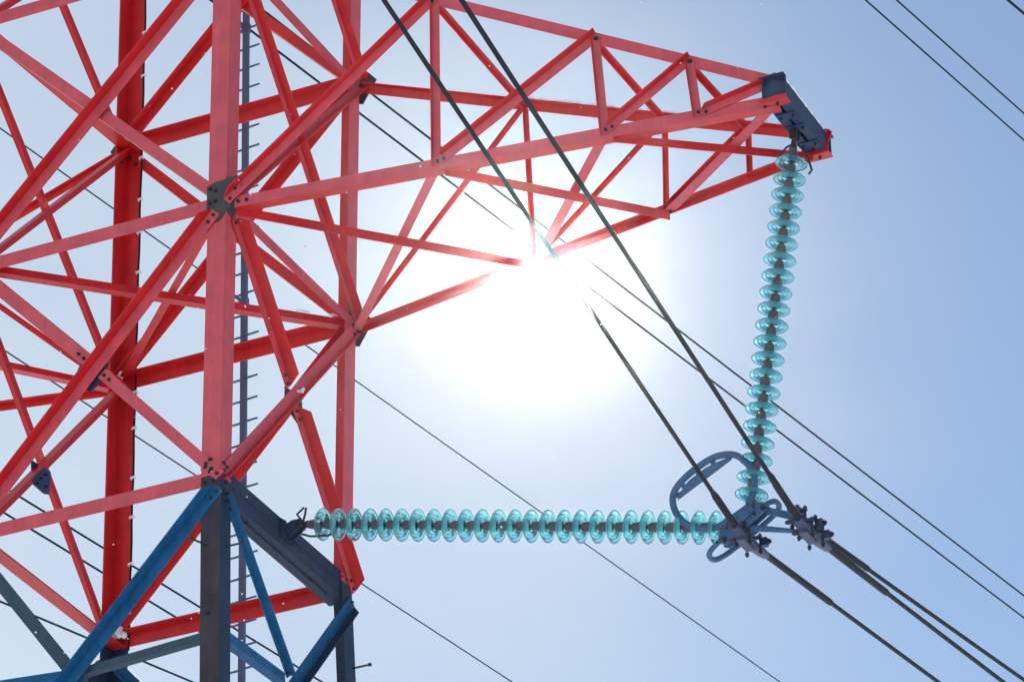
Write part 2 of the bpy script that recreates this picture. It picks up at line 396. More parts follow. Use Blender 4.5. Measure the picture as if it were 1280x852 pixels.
NRP = [(-0.001, 1.121, 1.388), (-0.001, 1.125, 1.211), (-0.001, 1.344, 1.141), (-0.001, 1.431, 1.229), (-0.001, 1.428, 1.376), (-0.001, 1.34, 1.403)]
brace('diagonal_brace', nd('N', 2), nd('R', 1), NR, layer=0.0125, w=0.085, fl='out', edge=1, trim=(0.03, 0.05), bolts=(0, 0))
brace('diagonal_brace', nd('N', 1), nd('R', 2), NR, layer=0.0125, w=0.06, w2=0.085, fl='out', edge=-1, trim=(0.06, 0.02), bolts=(2, 1))
brace('diagonal_brace', nd('N', 3), nd('R', 2), NR, layer=0.0125, w=0.085, fl='out', edge=1, trim=(0.03, 0.05), bolts=(0, 0))
brace('diagonal_brace', nd('N', 2), nd('R', 3), NR, layer=-0.026, w=0.085, fl='in', edge=-1, trim=(0.03, 0.05), bolts=(0, 0))
# --- far faces, seen from inside the body
for i in (0, 1, 2, 3): brace('horizontal_strut', nd('F', i), nd('B', i), FB, layer=-0.03, w=0.13, fl='in', edge=-1, trim=(0.03, 0.03), bolts=(0, 0), fade=False)
for i in (0, 1, 2, 3): brace('horizontal_strut', nd('B', i), nd('R', i), BR, layer=-0.03, w=0.135, w2=0.10, fl='in', edge=1, trim=(0.05, 0.03), bolts=(0, 0), fade=False)
for i in (0, 1, 2):
    brace('diagonal_brace', nd('F', i), nd('B', i + 1), FB, layer=-0.045, w=0.10 if i == 0 else 0.08, fl='in', edge=1, trim=(0.04, 0.08), bolts=(0, 2), fade=False)
    brace('diagonal_brace', nd('F', i + 1), nd('B', i), FB, layer=0.002, w=0.085, fl='out', edge=1, trim=(0.04, 0.06), bolts=(0, 0), fade=False)
    brace('diagonal_brace', nd('B', i), nd('R', i + 1), BR, layer=-0.045, w=0.10, w2=0.09, fl='in', edge=1, trim=(0.06, 0.04), bolts=(0, 0), fade=False)
    brace('diagonal_brace', nd('B', i + 1), nd('R', i), BR, layer=0.002, w=0.095, fl='out', edge=-1, trim=(0.06, 0.04), bolts=(0, 0), fade=False)
U0 = (nd('F', 0) + nd('B', 1) + nd('F', 1) + nd('B', 0)) / 4
def abs_plate(pts, n, t, mats, bolts=()):
    mb = MB(); n = V(n); mb.prism([W(p) for p in pts], n * t)
    for b in bolts: mb.bolt(W(b) + n * t, n, 0.015, 0.012)
    return part(mb, 'gusset_plate', mats)
abs_plate([(-2.328, 0.847, 1.106), (-2.328, 1.168, 1.142), (-2.328, 1.157, 0.918), (-2.328, 1.078, 0.888), (-2.328, 0.876, 0.894)], (1, 0, 0), 0.012, [M['navyplate'], M['blue'], M['bolt']],
          [(-2.328, 0.92, 1.05), (-2.328, 1.08, 1.07), (-2.328, 0.95, 0.93), (-2.328, 1.09, 0.96), (-2.328, 1.0, 1.0)])
abs_plate(NFP, (0, 1, 0), 0.011, NAVY)
abs_plate(NRP, (-1, 0, 0), 0.011, GREY)
# plan bracing inside the body
for i in (1,):
    dz = V((0, 0, -0.02))
    brace('plan_brace', nd('F', i) + dz, nd('R', i) + dz, (0, 0, -1), layer=0.0, w=0.085, w2=0.07, fl='in', edge=1, trim=(0.1, 0.12), bolts=(0, 0), fade=False)
    brace('plan_brace', nd('N', i), nd('B', i), (0, 0, -1), layer=-0.03, w=0.07, w2=0.07, fl='in', edge=1, trim=(0.12, 0.12), bolts=(0, 0), fade=False)

# --- waist beam that carries the level string
def channel(mb, P, Q, nx, height, depth, t=0.016, mi=0):
    """channel whose web faces nx, flanges reaching back from it"""
    a = (Q - P).normalized(); nx = V(nx); up = V((0, 0, 1)); h = height / 2
    prof = [(0, -h), (-depth, -h), (-depth, -h + t), (-t, -h + t), (-t, h - t), (-depth, h - t), (-depth, h), (0, h)]
    vs = [X + nx * x + up * z for X in (P, Q) for (x, z) in prof]
    fs = [(i, (i + 1) % 8, 8 + (i + 1) % 8, 8 + i) for i in range(8)]
    for b in (0, 8): fs += [(b, b + 1, b + 2, b + 3), (b, b + 3, b + 4, b + 7), (b + 4, b + 5, b + 6, b + 7)]
    mb.add(vs, fs, mi)
mb = MB()
P = W(nd('N', 0)) + V((-0.018, 0.02, -0.005)); Q = W(nd('R', 0)) + V((-0.018, -0.05, -0.005))
channel(mb, P, Q, (1, 0, 0), 0.25, 0.17)
mb.box((P + Q) / 2 + V((-0.088, 0.0, -0.132)), V((0.012, 0, 0)), V((0, 0.93, 0)), V((0, 0, 0.006)))
mb.box((P + Q) / 2 + V((0.004, 0.0, 0.02)), V((0.004, 0, 0)), V((0, 0.95, 0)), V((0, 0, 0.012)))
for i in range(4):
    mb.bolt(P + V((0.001, 0.09 + 0.07 * (i % 2), 0.06 - 0.12 * (i // 2))), V((1, 0, 0)), 0.018)
    mb.bolt(Q + V((0.001, -0.06 - 0.07 * (i % 2), 0.06 - 0.12 * (i // 2))), V((1, 0, 0)), 0.018)
for i in range(3): mb.bolt(P + V((-0.06 - 0.03 * (i % 2), 0.5 + 0.05 * i, -0.126)), V((0, 0, -1)), 0.016)
for yy in (1.145, 1.213): mb.prism([W((-0.015, yy - 0.006, -0.05)), W((0.05, yy - 0.006, -0.05)), W((0.15, yy - 0.006, 0.03)), W((0.15, yy - 0.006, 0.10)), W((0.06, yy - 0.006, 0.10)), W((-0.015, yy - 0.006, 0.07))], V((0, 0.012, 0)))
mb.box(W((0.0, 1.179, 0.02)), V((0.012, 0, 0)), V((0, 0.12, 0)), V((0, 0, 0.075)))
for yy in (1.08, 1.278):
    for dz in (-0.03, 0.07): mb.bolt(W((0.012, yy, dz)), V((1, 0, 0)), 0.016)
o = part(mb, 'waist_beam', NAVY)

# waist bolts on the near leg
def leg_bolt(p, n, r, h=0.014):
    mb = MB(); mb.bolt(p, n, r, h, 0); return part(mb, 'leg_bolt', [M['bolt']])
for (f, u, z) in [('y', 0.13, 0.10), ('y', 0.085, 0.16), ('y', 0.085, 0.05), ('x', 0.05, 0.13), ('x', 0.05, 0.02), ('x', 0.12, 0.05), ('x', 0.1, -0.02),
                  ('y', 0.14, -0.03), ('y', 0.06, -0.03), ('y', 0.06, -0.1), ('x', 0.06, -0.12), ('x', 0.12, -0.12), ('x', 0.06, -0.19), ('x', 0.12, -0.19), ('y', 0.10, -1.25)]:
    leg_bolt(face_pt('N', f, u, z, 0.0), face_n('N', f), 0.019, 0.016)
for (f, u, z) in [('x', 0.09, 2.75), ('x', 0.05, 2.66), ('x', 0.12, 2.68), ('x', 0.08, 2.58), ('x', 0.05, 2.50), ('x', 0.10, 5.30), ('x', 0.05, 5.22), ('x', 0.1, 5.18), ('x', 0.05, 5.05), ('x', 0.1, -0.2), ('x', 0.1, -0.3), ('x', 0.05, -0.25)]:
    leg_bolt(face_pt('R', f, u, z, 0.0), face_n('R', f), 0.018, 0.016)
for z in (2.6, 5.14):
    for (u, dz) in [(0.05, 0.12), (0.10, 0.06), (0.05, 0.0), (0.11, -0.04), (0.06, -0.12), (0.12, -0.2)]:
        c = W(leg_at('B', z + dz)); leg_bolt(c + V((u, -0.0145, 0)), V((0, -1, 0)), 0.018)
        leg_bolt(c + V((0.0145, -u, 0)), V((1, 0, 0)), 0.018)


# --- lower, blue part of the body
XF = V((-1.296, 0, -1.475)); XR = V((0, 1.247, -1.335))
def low(n, i): return leg_at(n, ZL[i])
brace('diagonal_brace', nd('N', 0) + V((0, 0, -0.12)), XF + (XF - nd('N', 0)) * 0.95, NF, BLUE, layer=OUT2, w=0.11, fl='out', edge=1, trim=(0.0, 0.02), cut=(0.1, 0.05), bolts=(2, 2))
brace('diagonal_brace', nd('F', 0) + V((0, 0, -0.1)), XF + (XF - nd('F', 0)) * 0.95, NF, TEAL, layer=-0.026, w=0.11, fl='in', edge=-1, trim=(0.05, 0.02), bolts=(0, 0))
brace('horizontal_strut', leg_at('N', -1.42), XF, NF, TEAL, layer=-0.04, w=0.07, fl='in', edge=-1, trim=(0.05, 0.0), bolts=(0, 0))
brace('horizontal_strut', leg_at('F', -1.42), XF, NF, BLUE, layer=-0.04, w=0.07, fl='in', edge=-1, trim=(0.05, 0.0), bolts=(0, 0))
brace('diagonal_brace', nd('N', 0) + V((0, 0.06, -0.14)), XR, NR, BLUE, layer=0.001, w=0.05, w2=0.07, fl='out', edge=1, trim=(0.03, 0.05), bolts=(2, 1))
brace('diagonal_brace', XR, low('R', 0), NR, BLUE, layer=0.001, w=0.07, w2=0.10, fl='out', edge=1, trim=(0.05, 0.03), bolts=(1, 1))
brace('diagonal_brace', nd('R', 0) + V((0, 0.0, -0.10)), XR + (XR - nd('R', 0)) * 1.05, NR, NAVYBLUE, layer=0.0125, w=0.12, w2=0.09, fl='out', edge=-1, trim=(0.03, 0.05), cut=(0.13, 0), bolts=(1, 1))
brace('horizontal_strut', leg_at('N', -1.40), XR + V((0, 0, 0.03)), NR, BLUE, layer=-0.026, w=0.085, fl='in', edge=-1, trim=(0.03, 0.05), bolts=(0, 0))
brace('horizontal_strut', leg_at('R', -1.40), XR + V((0, 0, 0.0)), NR, BLUE, layer=-0.026, w=0.085, fl='in', edge=-1, trim=(0.03, 0.05), bolts=(0, 0))
for (a, b, nn) in (('F', 'B', FB), ('B', 'R', BR)):
    if a != 'F': brace('diagonal_brace', nd(a, 0) + V((0, 0, -0.15)), low(b, 0), nn, BLUE, layer=-0.03, w=0.10, fl='in', edge=-1, trim=(0.05, 0.05), bolts=(0, 0))
    brace('diagonal_brace', nd(b, 0) + V((0, 0, -0.15)), low(a, 0), nn, NAVY, layer=0.002, w=0.10, fl='out', edge=1, trim=(0.05, 0.05), bolts=(0, 0))
for i in range(3):
    for (a, b, nn) in (('N', 'F', NF), ('N', 'R', NR), ('F', 'B', FB), ('B', 'R', BR)):
        brace('horizontal_strut', low(a, i), low(b, i), nn, BLUE, layer=-0.03, w=0.10, fl='in', edge=-1, trim=(0.03, 0.03), bolts=(0, 0))
        brace('diagonal_brace', low(a, i), low(b, i + 1), nn, BLUE, layer=-0.042, w=0.10, fl='in', edge=1, trim=(0.05, 0.05), bolts=(0, 0))
        brace('diagonal_brace', low(b, i), low(a, i + 1), nn, BLUE, layer=0.002, w=0.10, fl='out', edge=1, trim=(0.05, 0.05), bolts=(0, 0))

# --- step bolts on the lower legs
for (n, face, u, z) in (('N', 'y', 0.12, -0.62), ('N', 'x', 0.10, -0.62), ('R', 'x', 0.05, -0.75), ('N', 'y', 0.12, -2.2), ('R', 'x', 0.05, -2.0)):
    mb = MB(); p = face_pt(n, face, u, z, 0.0); nn = face_n(n, face)
    if face == 'y': d = (nn + V((-0.35, 0, 0))).normalized()
    else: d = nn
    mb.tube([p - d * 0.01, p + d * 0.16], 0.009, 8); mb.tube([p + d * 0.155, p + d * 0.175], 0.017, 8)
    part(mb, 'step_bolt', [M['bolt']])

# --- crossarms
def crossarm(mir):
    arm = bpy.data.objects.new('crossarm', None); COL.objects.link(arm); arm.parent = pyl
    L = 4.7245
    sx = -1 if mir else 1
    def mx(p): return V((-2.3551 - p[0], p[1], p[2])) if mir else V(p)
    A = {'n': [1.8434, 3.2815, 4.0659], 'f': [1.9104, 3.2553, 4.0842]}; T = {'n': [1.8348, 3.2218, 4.0125], 'f': [1.8269, 3.2647, 4.0858]}
    G = {}
    for k, n in (('n', 'N'), ('f', 'R')):
        yt = 1.1791 + (-0.4462 if k == 'n' else 0.4462)
        b0 = leg_at(n, 2.6) + V((0, 0, -0.0408)); b1 = V((L, yt, 2.6657)); t0 = leg_at(n, 5.14) + V((0, 0, -0.0169)); t1 = V((L, yt, 2.8458))
        G[k + 'b'] = [b0] + [b0 + (b1 - b0) * (a / L) for a in A[k]] + [b1]
        G[k + 't'] = [t0] + [t0 + (t1 - t0) * (a / L) for a in T[k]] + [t1]
    def br(name, P, Q, n, **k):
        n = V(n)
        if mir: n.x = -n.x
        o = brace(name, mx(P), mx(Q), n, parent=pyl, **k)
        o.parent = arm; return o
    nn = V((0.22, -1, 0)).normalized(); fn = V((0.22, 1, 0)).normalized(); dn = V((0, 0, -1)); up = V((0, 0, 1))
    # chords
    br('chord', G['nb'][0], G['nb'][4] + (G['nb'][4] - G['nb'][0]).normalized() * 0.06, nn, layer=0.003, w=0.105, w2=0.10, fl='in', edge=-1, trim=(0.08, 0.04), bolts=(2, 1))
    br('chord', G['fb'][0], G['fb'][4] + (G['fb'][4] - G['fb'][0]).normalized() * 0.10, fn, layer=0.003, w=0.07, w2=0.07, fl='in', edge=1, trim=(0.06, 0), bolts=(0, 0), fade=False)
    br('chord', G['nt'][0], G['nt'][4] + (G['nt'][4] - G['nt'][0]).normalized() * 0.04, nn, layer=0.003, w=0.105, w2=0.09, fl='in', edge=1, trim=(0.05, 0), bolts=(0, 1))
    br('chord', G['ft'][0], G['ft'][4] + (G['ft'][4] - G['ft'][0]).normalized() * 0.14, fn, layer=0.003, w=0.07 if mir else 0.095, w2=0.05, fl='in', edge=1, trim=(0.03, 0), bolts=(0, 0), fade=False)
    if not mir:
        pass
    # near face
    br('diagonal_brace', G['nb'][0], G['nt'][1], nn, layer=0.026, w=0.085, fl='out', edge=1, trim=(0.02, 0.0), cut=(0.09, 0.05), bolts=(1, 1))
    br('diagonal_brace', G['nb'][1], G['nt'][2], nn, layer=0.014, w=0.085, fl='out', edge=1, trim=(0.04, -0.03), cut=(0.06, 0.0), bolts=(1, 1))
    br('diagonal_brace', G['nb'][2], G['nt'][3], nn, layer=0.014, w=0.075, fl='out', edge=1, trim=(0.04, -0.03), cut=(0.05, 0.0), bolts=(1, 1))
    br('diagonal_brace', G['nb'][3], G['nt'][4], nn, layer=0.014, w=0.075, fl='out', edge=1, trim=(0.04, -0.03), cut=(0.05, 0.0), bolts=(1, 1))
    for i in (1, 2, 3):
        br('vertical_post', G['nt'][i], G['nb'][i], nn, layer=0.014, w=0.075, w2=0.05, fl='out', edge=-1, trim=(-0.02, -0.02), bolts=(1, 1))
        br('vertical_post', G['ft'][i], G['fb'][i], fn, layer=-0.020, w=0.045, w2=0.03, fl='in', edge=-1, trim=(0.0, 0.0), bolts=(0, 0))
    # far face
    br('diagonal_brace', G['fb'][0], G['ft'][1], fn, layer=-0.02, w=0.05, w2=0.025, fl='in', edge=1, trim=(0.06, 0.02), bolts=(0, 0))
    br('diagonal_brace', G['fb'][1], G['ft'][2], fn, layer=-0.02, w=0.05, w2=0.025, fl='in', edge=1, trim=(0.0, 0.0), bolts=(0, 0))
    br('diagonal_brace', G['fb'][2], G['ft'][3], fn, layer=-0.02, w=0.055, fl='in', edge=1, trim=(0.0, 0.0), bolts=(0, 0))
    # underside
    lo = V((0, 0, -0.02)); PE = 1
    br('plan_brace', G['nb'][0] + lo, G['fb'][1] + lo, dn, layer=0.002, w=0.075, w2=0.085, fl='out', edge=PE, trim=(0.10, 0.02), bolts=(0, 0), fade=False)
    br('plan_brace', G['nb'][1] + lo, G['fb'][2] + lo, dn, layer=0.002, w=0.07, w2=0.085, fl='out', edge=PE, trim=(0.06, 0.0), bolts=(1, 1), fade=False)
    br('plan_brace', G['nb'][2] + lo, G['fb'][4] + lo, dn, layer=0.002, w=0.065, w2=0.075, fl='out', edge=PE, trim=(0.06, 0.05), bolts=(1, 0), fade=False)
    br('plan_brace', G['fb'][0] + lo, G['nb'][1] + lo, dn, layer=-0.012, w=0.08, w2=0.06, fl='in', edge=1, trim=(0.06, 0.02), bolts=(0, 1))
    br('plan_brace', G['fb'][1] + lo, G['nb'][2] + lo, dn, layer=-0.012, w=0.085, w2=0.06, fl='in', edge=1, trim=(0.02, 0.02), bolts=(0, 1))
    br('plan_brace', G['fb'][2] + lo, G['nb'][4] + lo, dn, layer=-0.012, w=0.09, w2=0.06, fl='in', edge=1, trim=(0.0, 0.02), bolts=(1, 1))
    # top plane
    for i in (1, 2): br('plan_brace', G['nt'][i], G['ft'][i], up, layer=-0.02, w=0.05, fl='in', edge=-1, trim=(0.02, 0.0), bolts=(0, 0))
    br('plan_brace', G['nt'][3], G['ft'][3], up, layer=-0.02, w=0.05, fl='in', edge=-1, trim=(0.02, 0.0), bolts=(0, 0))
    # tip beam: twin channels with end plates
    mb = MB(); x0 = L + 0.0; zc = 2.745
    y0, y1 = 0.70, 1.655
    P1, Q1 = W(mx((x0 + 0.09, y0, zc))), W(mx((x0 + 0.09, y1, zc)))
    channel(mb, P1, Q1, (sx, 0, 0), 0.19, 0.075, 0.012)
    P2, Q2 = W(mx((x0 - 0.09, y0, zc))), W(mx((x0 - 0.09, y1, zc)))
    channel(mb, P2, Q2, (-sx, 0, 0), 0.19, 0.075, 0.012)
    for yy in (0.95, 1.16, 1.44):
        c = W(mx((x0, yy, zc - 0.101))); mb.box(c, V((0.085, 0, 0)), V((0, 0.05, 0)), V((0, 0, 0.006)))
        for q in (-0.055, 0.055): mb.bolt(c + V((q, 0, -0.006)), V((0, 0, -1)), 0.014)
    o = part(mb, 'tip_beam', [M['tipnavy'], M['tipnavy'], M['bolt']]); o.parent = arm
    for yy, sg in ((y0 - 0.014, -1), (y1 + 0.014, 1)):
        mb = MB(); c = W(mx((x0, yy, zc)))
        mb.box(c, V((0.105, 0, 0)), V((0, 0.012, 0)), V((0, 0, 0.10)))
        mb.box(c + V((0.0, 0.012 * sg + 0.022 * sg, 0.106)), V((0.112, 0, 0)), V((0, 0.034, 0)), V((0, 0, 0.005)))
        for q in range(4): mb.bolt(c + V(((q % 2 - 0.5) * 0.15, sg * 0.012, (q // 2 - 0.5) * 0.14)), V((0, sg, 0)), 0.014)
        o = part(mb, 'end_plate', [M['tipnavy'], M['tipnavy'], M['bolt']]); o.parent = arm
    # red shoe angles under the ends of the tip beam
    for yy, hv in ((y0 - 0.005, 0.018), (y1 - 0.03, 0.045)):
        mb = MB(); c = W(mx((x0, yy, zc - 0.118)))
        mb.box(c, V((0.118, 0, 0)), V((0, 0.05, 0)), V((0, 0, 0.006)))
        mb.box(c + V((0, -0.051, hv - 0.006)), V((0.118, 0, 0)), V((0, 0.005, 0)), V((0, 0, hv)))
        for q in (-0.09, 0.02): mb.bolt(c + V((q, 0, -0.006)), V((0, 0, -1)), 0.015)
        o = part(mb, 'shoe_angle', RED); o.parent = arm
    return G
G = crossarm(False)
crossarm(True)

# --- ladder on the far side of the body
lad_y = s + 0.35
def ladx(z): return -1.248 - 0.0094 * (z + 0.43)
mb = MB()
for (za, zb) in ((-6.0, -0.9), (-0.88, 3.35), (3.37, 6.35), (6.37, 9.5)):
    A = W((ladx(za), lad_y, za)); Bq = W((ladx(zb), lad_y, zb))
    wv = V((0.028, 0, 0)); dv = V((0, 0.02, 0))
    mb.prism([A - wv - dv, A + wv - dv, A + wv + dv, A - wv + dv], Bq - A)
lad = part(mb, 'ladder', [M['ladder'], M['ladder'], M['bolt']])
z = -3.0; i = 0
while z < 7.4:
    mb = MB(); x = ladx(z); hw = 0.15 + R.uniform(-0.006, 0.006)
    for sd in (-1, 1):
        mb.tube([W((x + sd * 0.024, lad_y - 0.01, z + sd * 0.004)), W((x + sd * hw, lad_y - 0.01, z + sd * 0.012))], [0.011, 0.009], 8)
    mb.box(W((x, lad_y - 0.022, z)), V((0.012, 0, 0)), V((0, 0.003, 0)), V((0, 0, 0.012)))
    o = part(mb, 'rung', [M['ladder']]); o.parent = lad; o.location = (0, 0, 0)
    z += 0.2225; i += 1
for z in (-0.9, 3.36, 6.36):
    mb = MB(); x = ladx(z)
    mb.box(W((x, lad_y, z)), V((0.036, 0, 0)), V((0, 0.028, 0)), V((0, 0, 0.05)))
    for q in (-0.03, 0.03): mb.bolt(W((x - 0.036, lad_y, z + q)), V((-1, 0, 0)), 0.014, 0.016, 0)
    mb.tube([W((x, lad_y - 0.02, z)), W((x - 0.12, s + 0.02, z + 0.05))], 0.012, 8)
    o = part(mb, 'ladder_bracket', [M['ladder']]); o.parent = lad

# --- cable clipped to the inside edge of the far leg
mb = MB(); pts = []
for k in range(40):
    z = -0.1 + k * 0.215; c = leg_at('B', max(z, 0)); pts.append(W((c.x + 0.188 + 0.004 * math.sin(k * 1.7), c.y - 0.03, z)))
mb.tube(pts, 0.010, 8)
cab = part(mb, 'leg_cable', [M['rubber']])
z = 0.25
while z < 7.5:
    mb = MB(); c = leg_at('B', z)
    mb.box(W((c.x + 0.190, c.y - 0.034, z)), V((0.022, 0, 0.004)), V((0, 0.016, 0)), V((0, 0, 0.010)))
    o = part(mb, 'cable_clip', [M['snow']]); o.parent = cab
    z += 0.43 + R.uniform(-0.08, 0.08)

# ------------------------------------------------------------------ insulator strings
RIM = [(0.046, 0.036), (0.070, 0.037), (0.098, 0.032), (0.120, 0.021), (0.133, 0.008), (0.1370, 0.000), (0.1345, -0.006), (0.128, -0.005),
       (0.121, 0.007), (0.109, 0.017), (0.102, 0.019), (0.099, -0.006), (0.096, -0.009), (0.093, -0.006), (0.089, 0.022), (0.076, 0.025), (0.073, -0.010), (0.070, -0.013), (0.067, -0.010),
       (0.062, 0.025), (0.046, 0.026)]
def make_disc():
    mb = MB(); mb.lathe(RIM, 40)
    d = mb.build('glass_disc', M['glass'])
    c = MB()
    c.lathe([(0.0, 0.142), (0.022, 0.142), (0.033, 0.136), (0.037, 0.122), (0.039, 0.10), (0.045, 0.072), (0.046, 0.038), (0.042, 0.029), (0.0, 0.029)], 24, closed=False)
    k = c.build('metal_cap', M['cap']); k.parent = d
    c = MB(); c.lathe([(0.0, 0.028), (0.030, 0.028), (0.028, 0.020), (0.014, 0.016), (0.011, 0.0), (0.012, -0.012), (0.0, -0.012)], 16, closed=False)
    k2 = c.build('steel_pin', M['bolt']); k2.parent = d
    return d, k, k2
D0 = None
def string(P, Q, n, name_label, prof_roll=0.0):
    """P, Q: world centres of the first and last rims, cap side towards P"""
    global D0
    root = empty('insulator_string', P, name_label, 'insulator string', 'glass insulator strings')
    ax = (P - Q).normalized(); rot = ax.to_track_quat('Z', 'Y')
    for i in range(n):
        p = P.lerp(Q, i / (n - 1))
        if D0 is None:
            D0 = make_disc(); d, k, k2 = D0
        else:
            d = D0[0].copy(); COL.objects.link(d)
            for c in D0[1:]:
                q = c.copy(); COL.objects.link(q); q.parent = d
        d.parent = root; d.location = p - P; d.rotation_mode = 'QUATERNION'; d.rotation_quaternion = rot
    return root, ax
YM = 1.179
def horn(mb, pts, r=0.009): mb.tube(pts, r, 8)
sv, av = string(W((4.655, YM, 2.335)), W((4.166, YM, -0.622)), 21, 'cyan glass disc string hanging steeply from the blue tip beam of the crossarm')
sh, ah = string(W((0.336, YM, 0.014)), W((3.852, YM, -0.842)), 25, 'cyan glass disc string stretching level from the dark waist beam of the pylon')
def hang(root, P, ax, anchor, horn_up, horn_dn):
    mb = MB(); t = P + ax * 0.13
    mb.lathe([(0, -0.01), (0.03, -0.01), (0.032, 0.03), (0.022, 0.05), (0.0, 0.05)], 14, 0, Matrix.Translation(t) @ ax.to_track_quat('Z', 'Y').to_matrix().to_4x4(), False)
    mb.tube([t + ax * 0.03, anchor], 0.024, 10)
    y = V((0, 1, 0)); e = ax.cross(y)
    for sg in (-1, 1): mb.box(anchor + y * (0.03 * sg), ax * 0.05, y * 0.008, e * 0.032)
    mb.tube([anchor - y * 0.055, anchor + y * 0.055], 0.014, 8)
    mb.bolt(anchor - y * 0.05, -y, 0.02, 0.015, 0); mb.bolt(anchor + y * 0.05, y, 0.02, 0.015, 0)
    o = mb.build('hanger_link', [M['bolt']], root, P)
    for pts in (horn_up, horn_dn):
        mb = MB(); mb.tube(pts, 0.010, 8)
        mb.build('arcing_horn', [M['bolt']], root, P)
Pv = W((4.655, YM, 2.335)); Ph = W((0.336, YM, 0.014))
def px(x, z, y=YM): return W((x, y, z))
hang(sv, Pv, av, px(4.70, 2.60), [px(4.70, 2.52), px(4.62, 2.50), px(4.55, 2.43), px(4.575, 2.40), px(4.64, 2.42), px(4.67, 2.50)],
     [px(4.72, 2.50), px(4.79, 2.40), px(4.83, 2.22), px(4.80, 2.19)])
hang(sh, Ph, ah, px(0.11, 0.06), [px(0.14, 0.09), px(0.09, 0.165), px(0.155, 0.215), px(0.175, 0.205), px(0.165, 0.14), px(0.15, 0.09)],
     [px(0.12, -0.02), px(0.22, -0.07), px(0.38, -0.10), px(0.45, -0.09)])

# ------------------------------------------------------------------ yoke with ring and clamps
yk = empty('conductor_yoke', px(4.09, -0.87), 'bluish steel yoke with an oval grading ring joining both insulator strings above the conductors', 'line hardware')
YO = px(4.09, -0.87)
def ypart(mb, name, mats, parent=None): return mb.build(name, mats, parent or yk, YO)
ST = [M['steel'], M['steel'], M['bolt']]
poly = [(3.885, -0.935), (3.955, -0.800), (4.185, -0.690), (4.305, -0.745), (4.300, -0.800), (4.135, -0.915), (3.95, -1.03), (3.90, -1.01)]
for sg in (-1, 1):
    mb = MB(); mb.prism([px(x, z, YM + sg * 0.035 - 0.006) for x, z in poly], V((0, 0.012, 0)))
    for (x, z) in ((3.93, -0.985), (4.275, -0.78), (4.10, -0.885)): mb.bolt(px(x, z, YM + sg * 0.041), V((0, sg, 0)), 0.026, 0.02)
    for (x, z) in ((4.02, -0.90), (4.16, -0.80), (4.20, -0.82), (4.06, -0.83)): mb.bolt(px(x, z, YM + sg * 0.041), V((0, sg, 0)), 0.012, 0.01)
    ypart(mb, 'yoke_plate', ST)
mb = MB(); mb.prism([px(x, z, YM - 0.056) for x, z in ((4.03, -0.875), (4.08, -0.775), (4.17, -0.73), (4.20, -0.79), (4.12, -0.86))], V((0, 0.012, 0)))
ypart(mb, 'cover_plate', ST)
# eyes that take the two strings
for (a, b) in (((4.166, -0.62), (4.185, -0.735)), ((3.852, -0.842), (3.95, -0.885))):
    mb = MB(); mb.tube([px(*a), px(*b)], [0.016, 0.026], 10); mb.tube([px(b[0], b[1], YM - 0.07), px(b[0], b[1], YM + 0.07)], 0.018, 10)
    ypart(mb, 'string_eye', [M['cap']])
# oval grading ring
def smooth(pts, n=12, closed=True):
    out = []; k = len(pts)
    for i in range(k if closed else k - 1):
        p0, p1, p2, p3 = (pts[(i + q) % k] if closed else pts[max(0, min(k - 1, i + q))] for q in (-1, 0, 1, 2))
        for j in range(n):
            t = j / n
            out.append(0.5 * ((2 * p1) + (p2 - p0) * t + (2 * p0 - 5 * p1 + 4 * p2 - p3) * t * t + (3 * p1 - p0 - 3 * p2 + p3) * t ** 3))
    if not closed: out.append(pts[-1])
    return out
yr = YM - 0.05
ringp = [px(x, z, yr) for x, z in ((4.150, -0.725), (4.205, -0.62), (4.215, -0.50), (4.165, -0.37), (4.065, -0.265), (3.93, -0.235), (3.80, -0.265), (3.63, -0.355), (3.53, -0.455), (3.51, -0.57), (3.555, -0.70), (3.65, -0.80), (3.78, -0.858), (3.91, -0.86), (3.985, -0.815))]
mb = MB(); rp = smooth(ringp, 8, False); mb.tube(rp, 0.028, 12, flat=1.0)
ring = ypart(mb, 'grading_ring', ST)
mb = MB()
inner = [px(x, z, yr + 0.004) for x, z in ((3.548, -0.545), (3.575, -0.475), (3.645, -0.395), (3.80, -0.310), (3.92, -0.278), (3.985, -0.268), (4.03, -0.29))]
mb.prism(inner, V((0, 0.006, 0)))
for (a, b) in (((3.53, -0.50), (3.58, -0.49)), ((3.585, -0.41), (3.62, -0.44)), ((3.72, -0.305), (3.74, -0.35)), ((3.86, -0.25), (3.87, -0.30)), ((4.01, -0.25), (4.0, -0.29))):
    A = px(*a, yr + 0.007); Bq = px(*b, yr + 0.007); dd = (Bq - A).normalized(); ww = dd.cross(V((0, 1, 0))) * 0.022
    mb.prism([A - ww, A + ww, Bq + ww, Bq - ww], V((0, 0.004, 0)))
q = ypart(mb, 'shield_plate', ST); q.parent = ring
